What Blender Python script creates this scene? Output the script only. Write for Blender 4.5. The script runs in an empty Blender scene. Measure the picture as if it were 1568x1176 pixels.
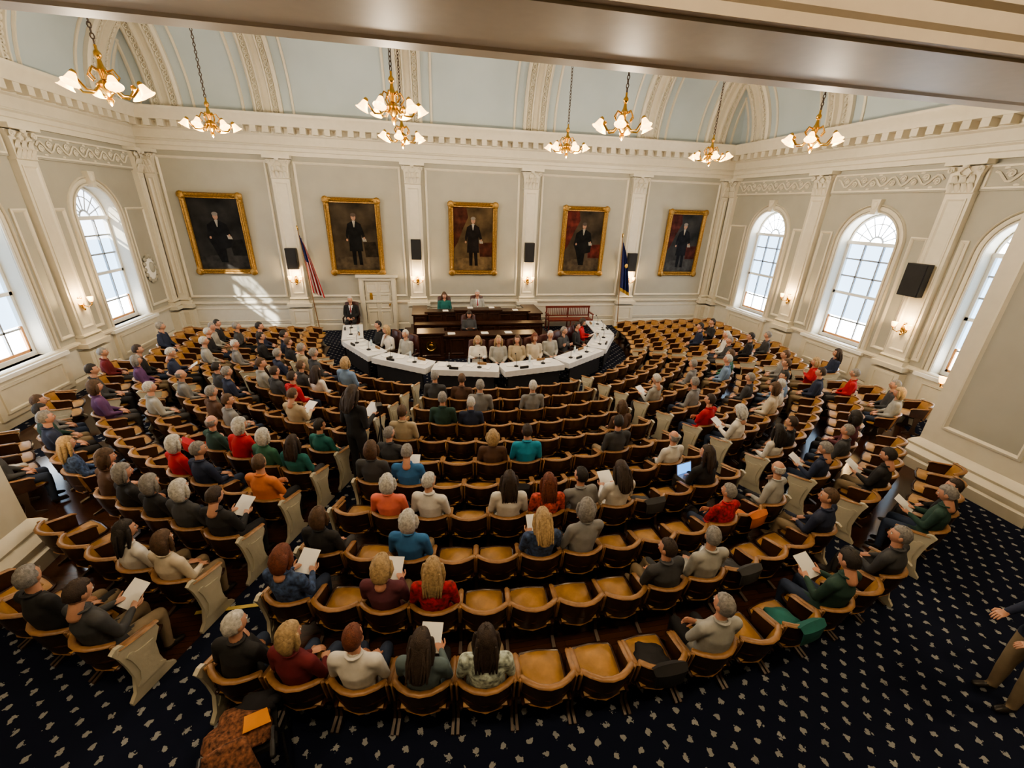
import bpy, bmesh, math, random
from mathutils import Vector, Matrix
random.seed(7)
V=Vector
XL,XR,YB=-8.87,12.45,17.15
CX,CY=1.79,14.74
PX=[-4.71,-0.36,3.98,8.34]
WY=[14.55,10.65,7.0]; PY=[12.6,8.7]
SC=bpy.context.scene.collection

# ---------------------------------------------------------------- materials
MC={}
def mat(name,col,rough=.6,metal=0,var=.12,scale=6,bump=0,bscale=60,emit=0,spec=None,coat=0):
    if name in MC: return MC[name]
    m=bpy.data.materials.new(name); m.use_nodes=True; nt=m.node_tree; b=nt.nodes['Principled BSDF']
    b.inputs['Roughness'].default_value=rough; b.inputs['Metallic'].default_value=metal
    if coat: b.inputs['Coat Weight'].default_value=coat
    if spec is not None: b.inputs['Specular IOR Level'].default_value=spec
    tc=nt.nodes.new('ShaderNodeTexCoord')
    if var>0:
        n=nt.nodes.new('ShaderNodeTexNoise'); n.inputs['Scale'].default_value=scale; n.inputs['Detail'].default_value=4
        nt.links.new(tc.outputs['Object'],n.inputs['Vector'])
        r=nt.nodes.new('ShaderNodeValToRGB'); e=r.color_ramp.elements
        e[0].position=.3; e[1].position=.7
        e[0].color=(*[c*(1-var) for c in col],1); e[1].color=(*[min(1,c*(1+var)) for c in col],1)
        nt.links.new(n.outputs['Fac'],r.inputs['Fac']); nt.links.new(r.outputs['Color'],b.inputs['Base Color'])
    else: b.inputs['Base Color'].default_value=(*col,1)
    if bump>0:
        n2=nt.nodes.new('ShaderNodeTexNoise'); n2.inputs['Scale'].default_value=bscale; n2.inputs['Detail'].default_value=3
        nt.links.new(tc.outputs['Object'],n2.inputs['Vector'])
        bp=nt.nodes.new('ShaderNodeBump'); bp.inputs['Strength'].default_value=bump; bp.inputs['Distance'].default_value=.01
        nt.links.new(n2.outputs['Fac'],bp.inputs['Height']); nt.links.new(bp.outputs['Normal'],b.inputs['Normal'])
    if emit>0:
        b.inputs['Emission Color'].default_value=(*col,1); b.inputs['Emission Strength'].default_value=emit
    MC[name]=m; return m
def carpet():
    m=bpy.data.materials.new('carpet_navy_floral'); m.use_nodes=True; nt=m.node_tree; b=nt.nodes['Principled BSDF']; b.inputs['Roughness'].default_value=.95; b.inputs['Specular IOR Level'].default_value=.15
    tc=nt.nodes.new('ShaderNodeTexCoord')
    nz=nt.nodes.new('ShaderNodeTexNoise'); nz.inputs['Scale'].default_value=32; nt.links.new(tc.outputs['Object'],nz.inputs['Vector'])
    outs=[]
    for off in (0,.5):
        s=nt.nodes.new('ShaderNodeVectorMath'); s.operation='MULTIPLY_ADD'; s.inputs[1].default_value=(3.9,3.9,0); s.inputs[2].default_value=(off,off,0)
        nt.links.new(tc.outputs['Object'],s.inputs[0])
        fr=nt.nodes.new('ShaderNodeVectorMath'); fr.operation='FRACTION'; nt.links.new(s.outputs[0],fr.inputs[0])
        sb=nt.nodes.new('ShaderNodeVectorMath'); sb.operation='SUBTRACT'; sb.inputs[1].default_value=(.5,.5,0); nt.links.new(fr.outputs[0],sb.inputs[0])
        sc=nt.nodes.new('ShaderNodeVectorMath'); sc.operation='MULTIPLY'; sc.inputs[1].default_value=(1,1,0); nt.links.new(sb.outputs[0],sc.inputs[0])
        ln=nt.nodes.new('ShaderNodeVectorMath'); ln.operation='LENGTH'; nt.links.new(sc.outputs[0],ln.inputs[0])
        ad=nt.nodes.new('ShaderNodeMath'); ad.operation='MULTIPLY_ADD'; ad.inputs[1].default_value=.35; nt.links.new(nz.outputs['Fac'],ad.inputs[0]); nt.links.new(ln.outputs['Value'],ad.inputs[2])
        lt=nt.nodes.new('ShaderNodeMath'); lt.operation='LESS_THAN'; lt.inputs[1].default_value=.285; nt.links.new(ad.outputs[0],lt.inputs[0]); outs.append(lt)
    mx=nt.nodes.new('ShaderNodeMath'); mx.operation='MAXIMUM'; nt.links.new(outs[0].outputs[0],mx.inputs[0]); nt.links.new(outs[1].outputs[0],mx.inputs[1])
    mi=nt.nodes.new('ShaderNodeMix'); mi.data_type='RGBA'; mi.inputs['A'].default_value=(.007,.010,.024,1); mi.inputs['B'].default_value=(.24,.25,.255,1)
    nt.links.new(mx.outputs[0],mi.inputs['Factor']); nt.links.new(mi.outputs['Result'],b.inputs['Base Color']); return m
def woodfloor():
    m=bpy.data.materials.new('polished_wood_floor'); m.use_nodes=True; nt=m.node_tree; b=nt.nodes['Principled BSDF']; b.inputs['Roughness'].default_value=.18
    tc=nt.nodes.new('ShaderNodeTexCoord'); w=nt.nodes.new('ShaderNodeTexBrick'); w.inputs['Scale'].default_value=1
    w.inputs['Brick Width'].default_value=1.4; w.inputs['Row Height'].default_value=.07; w.inputs['Mortar Size'].default_value=.002
    w.inputs['Color1'].default_value=(.045,.018,.010,1); w.inputs['Color2'].default_value=(.062,.026,.014,1); w.inputs['Mortar'].default_value=(.02,.008,.004,1)
    nt.links.new(tc.outputs['Object'],w.inputs['Vector']); nt.links.new(w.outputs['Color'],b.inputs['Base Color']); return m
def em(name,col,st):
    if name in MC: return MC[name]
    m=bpy.data.materials.new(name); m.use_nodes=True; b=m.node_tree.nodes['Principled BSDF']
    b.inputs['Base Color'].default_value=(*col,1); b.inputs['Emission Color'].default_value=(*col,1); b.inputs['Emission Strength'].default_value=st
    MC[name]=m; return m
CREAM=mat('cream_painted_trim',(.62,.58,.48),.45,var=.03)
WALLG=mat('greige_wall_paint',(.37,.36,.305),.7,var=.04,scale=2)
WAINS=mat('cream_wainscot',(.61,.59,.52),.5,var=.03)
BLUE=mat('pale_blue_ceiling',(.43,.50,.53),.8,var=.04,scale=1)
WHITE=mat('white_window_paint',(.8,.8,.76),.4,var=.02)
GOLD=mat('gilded_frame',(.34,.20,.06),.42,.6,var=.4,scale=25,bump=.5,bscale=50)
BRASS=mat('polished_brass',(.66,.40,.11),.25,1,var=.1)
DWOOD=mat('dark_mahogany',(.040,.016,.009),.3,var=.4,scale=12)
OAK=mat('light_oak',(.24,.128,.055),.38,var=.25,scale=14)
TAN=mat('tan_leather',(.37,.205,.072),.45,var=.22,scale=9,bump=.15,bscale=40)
DLEATH=mat('dark_brown_leather',(.040,.020,.012),.35,var=.3,scale=9)
IRON=mat('brown_cast_iron',(.06,.036,.024),.4,var=.2)
IVORY=mat('ivory_iron_panel',(.46,.43,.34),.45,var=.06,bump=.3,bscale=25)
BLACK=mat('black_plastic',(.012,.012,.013),.5,var=.1)
PAPER=mat('white_paper',(.75,.75,.73),.7,var=.02)
CLOTH=mat('white_tablecloth',(.60,.61,.63),.8,var=.04)
SHADEM=em('backlit_roller_shade',(.46,.68,.95),2.2)
DAY=em('daylight_window_glass',(.90,.95,1.0),11.0)
GLOW=em('lit_glass_shade',(1.0,.60,.22),3.6)
GLOW2=em('lit_candle_shade',(1.0,.60,.22),3.5)

# ---------------------------------------------------------------- mesh builder
class MB:
    def __init__(s): s.v=[];s.f=[];s.m=[];s.mats=[]
    def mi(s,m):
        if m not in s.mats: s.mats.append(m)
        return s.mats.index(m)
    def add(s,vs,fs,m,M=None):
        o=len(s.v); k=s.mi(m)
        for v in vs:
            v=V(v); s.v.append(M@v if M else v)
        for f in fs: s.f.append([i+o for i in f]); s.m.append(k)
    def box(s,x0,x1,y0,y1,z0,z1,m,M=None):
        s.add([(x0,y0,z0),(x1,y0,z0),(x1,y1,z0),(x0,y1,z0),(x0,y0,z1),(x1,y0,z1),(x1,y1,z1),(x0,y1,z1)],
              [(0,3,2,1),(4,5,6,7),(0,1,5,4),(1,2,6,5),(2,3,7,6),(3,0,4,7)],m,M)
    def loft(s,pts,rad,m,n=8,ref=(1,0,0),cap=True,M=None,closed=False):
        pts=[V(p) for p in pts]; rad=[(r,r) if not isinstance(r,tuple) else r for r in rad]
        if cap and not closed:
            t=(pts[0]-pts[1]).normalized(); r=rad[0]; q=min(r)
            pts=[pts[0]+t*q*.85,pts[0]+t*q*.55]+pts; rad=[(r[0]*.35,r[1]*.35),(r[0]*.8,r[1]*.8)]+rad
            t=(pts[-1]-pts[-2]).normalized(); r=rad[-1]; q=min(r)
            pts+= [pts[-1]+t*q*.55,pts[-1]+t*q*.85]; rad+=[(r[0]*.8,r[1]*.8),(r[0]*.35,r[1]*.35)]
        vs=[];fs=[];N=len(pts); ref0=V(ref)
        for i,p in enumerate(pts):
            if closed: t=(pts[(i+1)%N]-pts[i-1]).normalized()
            else: t=(pts[min(i+1,N-1)]-pts[max(i-1,0)]).normalized()
            rf=ref0
            if abs(rf.dot(t))>.95: rf=V((0,1,0)) if abs(t.y)<.9 else V((0,0,1))
            sd=(rf-t*rf.dot(t)).normalized(); up=t.cross(sd)
            for k in range(n):
                a=2*math.pi*k/n; vs.append(p+sd*math.cos(a)*rad[i][0]+up*math.sin(a)*rad[i][1])
        for i in range(N if closed else N-1):
            j=(i+1)%N
            for k in range(n): k2=(k+1)%n; fs.append((i*n+k,i*n+k2,j*n+k2,j*n+k))
        if not closed: fs.append(tuple(range(n))[::-1]); fs.append(tuple((N-1)*n+k for k in range(n)))
        s.add(vs,fs,m,M)
    def ball(s,c,r,m,nu=10,nv=7,M=None,fn=None):
        if not isinstance(r,tuple): r=(r,r,r)
        vs=[];fs=[]
        for j in range(nv+1):
            ph=math.pi*j/nv
            for i in range(nu):
                th=2*math.pi*i/nu; d=V((math.sin(ph)*math.cos(th),math.sin(ph)*math.sin(th),math.cos(ph)))
                p=V((d.x*r[0],d.y*r[1],d.z*r[2]))
                if fn: p=fn(d,p)
                vs.append(V(c)+p)
        for j in range(nv):
            for i in range(nu): i2=(i+1)%nu; fs.append((j*nu+i,(j+1)*nu+i,(j+1)*nu+i2,j*nu+i2))
        s.add(vs,fs,m,M)
    def lathe(s,prof,m,n=12,M=None):
        vs=[];fs=[]
        for (r,z) in prof:
            for k in range(n): a=2*math.pi*k/n; vs.append((r*math.cos(a),r*math.sin(a),z))
        for i in range(len(prof)-1):
            for k in range(n): k2=(k+1)%n; fs.append((i*n+k,i*n+k2,(i+1)*n+k2,(i+1)*n+k))
        s.add(vs,fs,m,M)
    def prism(s,poly,y0,y1,m,M=None,axis='y'):
        n=len(poly)
        def P(a,b,c): return (a,c,b) if axis=='y' else (c,a,b)
        vs=[P(a,b,y0) for a,b in poly]+[P(a,b,y1) for a,b in poly]
        s.add(vs,[tuple(range(n)),tuple(range(2*n-1,n-1,-1))]+[(i,(i+1)%n,(i+1)%n+n,i+n) for i in range(n)],m,M)
    def rectframe(s,x0,x1,z0,z1,prof,m,M=None):
        vs=[];fs=[]
        for d,y in prof: vs+=[(x0+d,y,z0+d),(x1-d,y,z0+d),(x1-d,y,z1-d),(x0+d,y,z1-d)]
        for i in range(len(prof)-1):
            for k in range(4): k2=(k+1)%4; fs.append((i*4+k,i*4+k2,i*4+4+k2,i*4+4+k))
        s.add(vs,fs,m,M)
    def mesh(s,name,smooth=True,angle=40):
        me=bpy.data.meshes.new(name); me.from_pydata([tuple(v) for v in s.v],[],s.f)
        for m in s.mats: me.materials.append(m)
        me.polygons.foreach_set('material_index',s.m); 
        bm=bmesh.new(); bm.from_mesh(me); bmesh.ops.recalc_face_normals(bm,faces=bm.faces); bm.to_mesh(me); bm.free()
        if smooth:
            me.polygons.foreach_set('use_smooth',[True]*len(me.polygons))
            try: me.set_sharp_from_angle(angle=math.radians(angle))
            except Exception: pass
        me.update(); return me
    def obj(s,name,loc=(0,0,0),rz=0,parent=None,smooth=True,angle=40):
        return inst(s.mesh(name,smooth,angle),name,loc,rz,parent)
def inst(me,name,loc=(0,0,0),rz=0,parent=None,sc=1):
    o=bpy.data.objects.new(name,me); SC.objects.link(o); o.location=loc; o.rotation_euler=(0,0,rz)
    if sc!=1: o.scale=(sc,sc,sc)
    if parent: o.parent=parent
    return o
def T(x,y,z): return Matrix.Translation((x,y,z))
def RZ(a): return Matrix.Rotation(a,4,'Z')
def RX(a): return Matrix.Rotation(a,4,'X')
def RY(a): return Matrix.Rotation(a,4,'Y')

# ---------------------------------------------------------------- camera
f,th,ya,ro=793.7,.3974,.2027,.0349
fw=V((math.sin(ya)*math.cos(th),math.cos(ya)*math.cos(th),-math.sin(th)))
r=V((math.cos(ya),-math.sin(ya),0)); u=r.cross(fw)
r2=r*math.cos(ro)+u*math.sin(ro); u2=-r*math.sin(ro)+u*math.cos(ro)
cd=bpy.data.cameras.new('camera'); cam=bpy.data.objects.new('camera',cd); SC.objects.link(cam)
cd.sensor_fit='HORIZONTAL'; cd.sensor_width=36; cd.lens=f/1920*36; cd.clip_start=.05
M=Matrix((( r2.x,u2.x,-fw.x,0),(r2.y,u2.y,-fw.y,0),(r2.z,u2.z,-fw.z,4.7),(0,0,0,1))); cam.matrix_world=M
bpy.context.scene.camera=cam

# ---------------------------------------------------------------- floor
b=MB(); b.add([(-14,-7,0),(18,-7,0),(18,18,0),(-14,18,0)],[(0,1,2,3)],carpet()); b.obj('floor',smooth=False)
def sector(b,a0,a1,r0,r1,z,m):
    n=24; vs=[];fs=[]
    for i in range(n+1):
        a=math.radians(a0+(a1-a0)*i/n)
        for rr in (r0,r1):
            x=CX+rr*math.sin(a); y=CY-rr*math.cos(a)
            x=max(XL+.35,min(XR-.35,x)); vs.append((x,y,z))
    for i in range(n): fs.append((2*i,2*i+1,2*i+3,2*i+2))
    b.add(vs,fs,m)
WF=woodfloor()
b=MB()
sector(b,-18.8,18.8,5.2,12.15,.006,WF)
for sg in (-1,1):
    sector(b,sg*22.9,sg*55.5,5.2,12.2,.006,WF); sector(b,sg*57.8,sg*93,5.2,12.2,.006,WF)
b.obj('floor_wood_seating_sections',smooth=False)

# ---------------------------------------------------------------- walls
b=MB(); b.box(XL-.4,XR+.4,YB,YB+.3,-.1,8,WALLG); b.obj('wall_back',smooth=False)
HW=.82; SP=4.02; SILL=1.1; WT=.42
def sidewall(sgn,name):
    X=XR if sgn>0 else XL; Xo=X+sgn*WT
    b=MB(); y=3.9
    def q(y0,y1,z0,z1): b.add([(X,y0,z0),(X,y1,z0),(X,y1,z1),(X,y0,z1)],[(0,1,2,3)],WALLG)
    for c in sorted(WY):
        q(y,c-HW,0,8); q(c-HW,c+HW,0,SILL)
        n=20; arc=[(c-HW*math.cos(math.pi*i/n),SP+HW*math.sin(math.pi*i/n)) for i in range(n+1)]
        for i in range(n):
            (ya_,za),(yb_,zb)=arc[i],arc[i+1]
            b.add([(X,ya_,za),(X,yb_,zb),(X,yb_,8),(X,ya_,8)],[(0,1,2,3)],WALLG)
        loop=[(c-HW,SILL)]+arc+[(c+HW,SILL)]
        for i in range(len(loop)):
            p,q2=loop[i],loop[(i+1)%len(loop)]
            b.add([(X,p[0],p[1]),(X,q2[0],q2[1]),(Xo,q2[0],q2[1]),(Xo,p[0],p[1])],[(0,1,2,3)],CREAM)
        y=c+HW
    q(y,YB+.1,0,8)
    b.obj(name,smooth=False)
sidewall(1,'wall_right'); sidewall(-1,'wall_left')
b=MB(); b.add([(XL-3,3.9,0),(XL-3,-7,0),(XL-3,-7,8.6),(XL-3,3.9,8.6)],[(0,1,2,3)],WALLG); b.add([(XL-3,3.9,0),(XL,3.9,0),(XL,3.9,8.6),(XL-3,3.9,8.6)],[(0,1,2,3)],WALLG); b.obj('wall_gallery_left',smooth=False)
b=MB(); b.add([(XR+3,3.9,0),(XR+3,-7,0),(XR+3,-7,8.6),(XR+3,3.9,8.6)],[(0,1,2,3)],WALLG); b.add([(XR+3,3.9,0),(XR,3.9,0),(XR,3.9,8.6),(XR+3,3.9,8.6)],[(0,1,2,3)],WALLG); b.obj('wall_gallery_right',smooth=False)
b=MB(); b.add([(XL-3,-7,0),(XR+3,-7,0),(XR+3,-7,8.6),(XL-3,-7,8.6)],[(0,1,2,3)],WALLG); b.obj('wall_gallery_rear',smooth=False)
GC=mat('gallery_ceiling_paint',(.55,.50,.40),.7,var=.03)
b=MB(); b.add([(XL-3,-7,8.6),(XR+3,-7,8.6),(XR+3,3.9,8.6),(XL-3,3.9,8.6)],[(0,1,2,3)],GC); b.obj('ceiling_gallery',smooth=False)

# windows ----------------------------------------------------------------
def window(sgn,c,name,fanopen):
    X=XR if sgn>0 else XL; Xg=X+sgn*(WT-.08)
    MM=Matrix(((0,-sgn,0,Xg),(1,0,0,c),(0,0,1,0),(0,0,0,1)))
    b=MB(); zs=SP; zb=1.8
    zt=zs if not fanopen else 3.45
    b.add([(-HW,-.03,zb),(HW,-.03,zb),(HW,-.03,zt),(-HW,-.03,zt)],[(0,1,2,3)],SHADEM,MM)
    b.add([(-HW,-.03,SILL),(HW,-.03,SILL),(HW,-.03,zb),(-HW,-.03,zb)],[(0,1,2,3)],DAY,MM)
    n=24
    if not fanopen:
        vs=[(0,-.03,zs)]+[(HW*math.cos(math.pi*i/n),-.03,zs+HW*math.sin(math.pi*i/n)) for i in range(n+1)]
        b.add(vs,[(0,i,i+1) for i in range(1,n+1)],DAY,MM)
    fr=.07
    b.box(-HW,-HW+fr,-.05,.05,SILL,zs,WHITE,MM); b.box(HW-fr,HW,-.05,.05,SILL,zs,WHITE,MM)
    b.box(-HW,HW,-.05,.06,SILL,SILL+.1,WHITE,MM); b.box(-HW,HW,-.05,.08,zs-.05,zs+.05,WHITE,MM)
    b.box(-HW,HW,-.05,.05,2.5,2.58,WHITE,MM)
    OR=mat('orange_sash_wood',(.5,.25,.10),.5)
    b.box(-HW+fr,HW-fr,-.02,.03,SILL+.1,SILL+.16,OR,MM); b.box(-HW+fr,-HW+fr+.05,-.02,.03,SILL+.1,zb,OR,MM); b.box(HW-fr-.05,HW-fr,-.02,.03,SILL+.1,zb,OR,MM)
    MU=mat('window_muntin_grey',(.34,.36,.38),.5)
    for x in (-.28,.28): b.box(x-.02,x+.02,-.04,.02,SILL,zs,MU,MM)
    for z in (1.75,3.05,3.55): b.box(-HW,HW,-.04,.02,z-.02,z+.02,MU,MM)
    b.loft([(HW*.96*math.cos(math.pi*i/n),0,zs+HW*.96*math.sin(math.pi*i/n)) for i in range(n+1)],[(.05,.04)]*(n+1),WHITE,6,(0,1,0),False,MM)
    b.loft([(.2*math.cos(math.pi*i/8),0,zs+.2*math.sin(math.pi*i/8)) for i in range(9)],[.03]*9,MU,5,(0,1,0),False,MM)
    b.loft([(.55*math.cos(math.pi*i/12),0,zs+.55*math.sin(math.pi*i/12)) for i in range(13)],[.014]*13,MU,5,(0,1,0),False,MM)
    for i in range(1,8):
        a=math.pi*i/8
        b.loft([(.2*math.cos(a),0,zs+.2*math.sin(a)),(HW*.95*math.cos(a),0,zs+HW*.95*math.sin(a))],[.018,.018],MU,4,(0,1,0),False,MM)
    yi=WT-.08
    for k,(ro_,w,d) in enumerate(((HW+.03,.05,.05),(HW+.13,.09,.035),(HW+.22,.035,.06))):
        path=[(-ro_,yi,SILL-.02)]+[(-ro_*math.cos(math.pi*i/n),yi,SP+ro_*math.sin(math.pi*i/n)) for i in range(n+1)]+[(ro_,yi,SILL-.02)]
        b.loft(path,[(d,w*.6)]*len(path),CREAM,6,(0,1,0),False,MM)
    b.prism([(-.07,SP+HW-.03),(.07,SP+HW-.03),(.13,SP+HW+.36),(-.13,SP+HW+.36)],yi-.02,yi+.14,CREAM,MM)
    b.ball((0,yi+.12,SP+HW+.2),(.09,.06,.12),CREAM,8,6,MM)
    b.box(-HW-.28,HW+.28,-.02,yi+.16,SILL-.09,SILL,WHITE,MM)
    b.box(-HW-.2,HW+.2,yi,yi+.1,.2,SILL-.09,CREAM,MM)
    b.rectframe(-HW-.05,HW+.05,.32,SILL-.2,[(0,yi+.1),(.0,yi+.13),(.05,yi+.13),(.07,yi+.1)],CREAM,MM)
    b.obj(name)
k=1
for sg in (-1,1):
    for c in WY:
        window(sg,c,'window_%d'%k,sg<0 and c>14); k+=1

def usweep(b,prof,m,y0=3.9):
    vs=[];fs=[]
    for d,z in prof: vs+=[(XL+d,y0,z),(XL+d,YB-d,z),(XR-d,YB-d,z),(XR-d,y0,z)]
    for i in range(len(prof)-1):
        for k in range(3): fs.append((i*4+k,i*4+k+1,i*4+5+k,i*4+4+k))
    b.add(vs,fs,m)
b=MB()
usweep(b,[(0,6.0),(.10,6.0),(.10,6.12),(.13,6.14),(.13,6.24),(.18,6.28),(.18,6.3),(.14,6.32),(.14,6.56),(.2,6.6),(.2,6.78),(.46,6.8),(.48,6.86),(.5,6.95),(.58,7.05),(.6,7.1),(.6,7.14),(.1,7.16)],CREAM)
n=int((XR-XL-.6)/.37)
for i in range(n+1):
    x=XL+.35+i*(XR-XL-.7)/n; b.box(x-.09,x+.09,YB-.44,YB-.14,6.62,6.8,CREAM); 
n=int((YB-.4-4)/.37)
for i in range(n):
    y=4.1+i*.37
    if y>YB-.5: break
    b.box(XL+.14,XL+.44,y-.09,y+.09,6.62,6.8,CREAM); b.box(XR-.44,XR-.14,y-.09,y+.09,6.62,6.8,CREAM)
b.obj('trim_cornice',angle=30)
b=MB(); usweep(b,[(0,1.0),(.04,1.0),(.06,1.05),(.1,1.08),(.1,1.13),(.04,1.16),(0,1.16)],CREAM); 
usweep(b,[(.015,.3),(.015,1.0)],WAINS)
for x0,x1 in ((XL+.35,PX[0]-.4),(PX[0]+.4,-2.7),(PX[1]+.4,PX[2]-.4),(PX[2]+.4,PX[3]-.4),(PX[3]+.4,XR-.35)):
    b.rectframe(x0,x1,.38,.9,[(0,YB),(0,YB-.04),(.04,YB-.04),(.06,YB)],CREAM)
b.obj('trim_chair_rail',angle=30)
b=MB(); usweep(b,[(.0,.0),(.06,.0),(.06,.22),(.03,.27),(0,.28)],CREAM); b.obj('baseboard_room',angle=30)

MR=Matrix(((0,-1,0,XR),(1,0,0,0),(0,0,1,0),(0,0,0,1)))
ML=Matrix(((0,1,0,XL),(1,0,0,0),(0,0,1,0),(0,0,0,1)))
MBk=Matrix(((1,0,0,0),(0,-1,0,YB),(0,0,1,0),(0,0,0,1)))
pf=[(0,0),(0,.035),(.03,.05),(.06,.035),(.08,0)]
b=MB()
ed=[XL+.5]+PX+[XR-.5]
for i in range(5):
    x0=ed[i]+(.42 if i else .0); x1=ed[i+1]-(.42 if i<4 else .0)
    b.rectframe(x0,x1,1.3,5.85,pf,CREAM,MBk)
for MM in (MR,ML):
    for a0,a1 in ((YB-.45,PY[0]+.35),(PY[0]-.35,PY[1]+.35),(PY[1]-.35,4.6)):
        for (c) in WY:
            if a1<c<a0:
                b.rectframe(a1,c-HW-.35,1.3,4.3,pf,CREAM,MM); b.rectframe(c+HW+.35,a0,1.3,4.3,pf,CREAM,MM)
        z0,z1=5.36,5.92
        b.box(a1-.05,a0+.05,0,.05,z0,z1,WALLG,MM)
        b.rectframe(a1,a0,z0+.04,z1-.04,[(0,.05),(0,.08),(.04,.08),(.05,.05)],CREAM,MM)
        L=a0-a1-.3; nn=int(L/.08)
        b.loft([(a1+.15+L*i/nn,.07,(z0+z1)/2+.11*math.sin(2*math.pi*i/nn*L/.55)) for i in range(nn+1)],[.026]*(nn+1),CREAM,5,(0,1,0),False,MM)
        kk=int(L/.275)
        for i in range(kk):
            cx=a1+.15+.1375+i*.275; cz=(z0+z1)/2+(-.05 if i%2==0 else .05)
            b.loft([(cx+.085*(1-t/14)*math.cos(t*.8),.07,cz+.085*(1-t/14)*math.sin(t*.8)) for t in range(13)],[.02]*13,CREAM,5,(0,1,0),False,MM)
            b.ball((cx,.07,cz),(.03,.03,.03),CREAM,6,4,MM)
            b.ball((cx+.12,.06,cz*1+(.12 if i%2 else -.12)),(.06,.02,.03),CREAM,6,4,MM)
b.obj('trim_wall_panels',angle=35)

def pilaster_mesh(w=.56):
    b=MB(); h=w/2
    b.box(-h-.12,h+.12,0,.26,0,.9,CREAM); b.box(-h-.15,h+.15,0,.3,0,.25,CREAM); b.box(-h-.15,h+.15,0,.3,.98,1.1,CREAM)
    b.rectframe(-h,h,.32,.85,[(0,.26),(0,.285),(.04,.285),(.05,.26)],CREAM)
    b.box(-h-.06,h+.06,0,.22,1.1,1.22,CREAM); b.loft([(-h-.04,.1,1.27),(h+.04,.1,1.27)],[(.12,.05),(.12,.05)],CREAM,8,(0,1,0),False)
    b.box(-h,h,0,.15,1.2,5.3,CREAM)
    b.rectframe(-h+.07,h-.07,1.45,5.2,[(0,.15),(0,.17),(.02,.175),(.05,.155),(.06,.15)],CREAM)
    z=5.3
    b.loft([(-h-.02,.08,z+.02),(h+.02,.08,z+.02)],[(.1,.03),(.1,.03)],CREAM,8,(0,1,0),False)
    b.prism([(-h,z+.02),(h,z+.02),(h+.02,z+.4),(h+.1,z+.58),(-h-.1,z+.58),(-h-.02,z+.4)],0,.17,CREAM)
    b.box(-h-.14,h+.14,0,.32,z+.6,z+.7,CREAM)
    for row,(zz,n,s) in enumerate(((z+.14,4,.11),(z+.3,3,.12))):
        for i in range(n):
            x=(-h+.02)+(w-.04)*(i+.5)/n
            b.loft([(x,.16,zz-.1),(x,.19,zz),(x,.23,zz+.08),(x,.27,zz+.08)],[(.05,.02),(.065,.025),(.05,.03),(.025,.02)],CREAM,6,(1,0,0))
    for sx in (-1,1):
        b.loft([(sx*(h+.02-.07*(1-t/12)*math.cos(t*.75)),.24,z+.5+.08*(1-t/12)*math.sin(t*.75)) for t in range(11)],[.022]*11,CREAM,5,(0,1,0))
        b.loft([(sx*.06,.2,z+.36),(sx*.12,.22,z+.46),(sx*.05,.23,z+.53)],[.02,.022,.02],CREAM,5)
    b.ball((0,.26,z+.6),(.07,.05,.07),CREAM,8,6)
    return b.mesh('pilaster',angle=35)
pm=pilaster_mesh()
for x in PX: inst(pm,'pilaster',(x,YB,0),math.pi)
for y in PY: inst(pm,'pilaster',(XR,y,0),math.pi/2); inst(pm,'pilaster',(XL,y,0),-math.pi/2)
pn=pilaster_mesh(.3)
inst(pn,'pilaster',(XL+.3,YB,0),math.pi); inst(pn,'pilaster',(XR-.3,YB,0),math.pi)
inst(pn,'pilaster',(XR,YB-.35,0),math.pi/2); inst(pn,'pilaster',(XL,YB-.35,0),-math.pi/2)

# ceiling ------------------------------------------------------------------
RUN,RISE=4.2,3.4
cp=[(.15+RUN*(1-math.cos(math.radians(a))),7.14+RISE*math.sin(math.radians(a))) for a in range(0,91,5)]
b=MB(); usweep(b,cp,BLUE,6.0)
d,z=cp[-1]; b.add([(XL+d,6.0,z),(XL+d,YB-d,z),(XR-d,YB-d,z),(XR-d,6.0,z)],[(0,1,2,3)],BLUE)
b.obj('ceiling',angle=25)
def rib_mesh(w=.86):
    b=MB(); h=w/2
    vs=[];fs=[]
    pr=((-h-.34,0),(-h-.34,.035),(-h-.28,.045),(-h-.26,0),(-h,0),(-h,.10),(-h+.06,.15),(-h+.10,.15),(-h+.12,.08),(-h+.26,.08),(-h+.28,.15),(-h+.32,.15),(-h+.36,.05))
    pr=pr+tuple((-x,o) for x,o in pr[::-1]); NP=len(pr)
    for i,(d,z) in enumerate(cp):
        a=math.radians(i*5); nx=math.cos(a); nz=-math.sin(a)
        for x,o in pr: vs.append((x,d+nx*(o+.004),z+nz*(o+.004)))
    for i in range(len(cp)-1):
        for k in range(NP-1):
            if k in (3,NP-5): continue
            fs.append((i*NP+k,i*NP+k+1,(i+1)*NP+k+1,(i+1)*NP+k))
    b.add(vs,fs,CREAM)
    L=RISE*1.6; n=int(L/.15)
    for i in range(n):
        a=math.pi/2*i/n; d=.15+RUN*(1-math.cos(a))+math.cos(a)*.12; z=7.14+RISE*math.sin(a)-math.sin(a)*.12
        for x in (-h+.19,h-.19):
            R=T(x,d,z)@RX(-a)
            b.loft([(.06*math.cos(t*math.pi/4),0,.07*math.sin(t*math.pi/4)) for t in range(8)],[.022]*8,CREAM,4,(0,1,0),False,R,True)
            b.ball((0,0,0),.026,CREAM,5,4,R)
    return b.mesh('ceiling_rib',angle=30)
rm=rib_mesh()
for x in PX: inst(rm,'trim_ceiling_rib',(x,YB,0),math.pi)
for x in (XL+1.3,XR-1.3): inst(rm,'trim_ceiling_rib',(x,YB,0),math.pi)
for y in PY+[YB-1.3]: inst(rm,'trim_ceiling_rib',(XR,y,0),math.pi/2); inst(rm,'trim_ceiling_rib',(XL,y,0),-math.pi/2)

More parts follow.
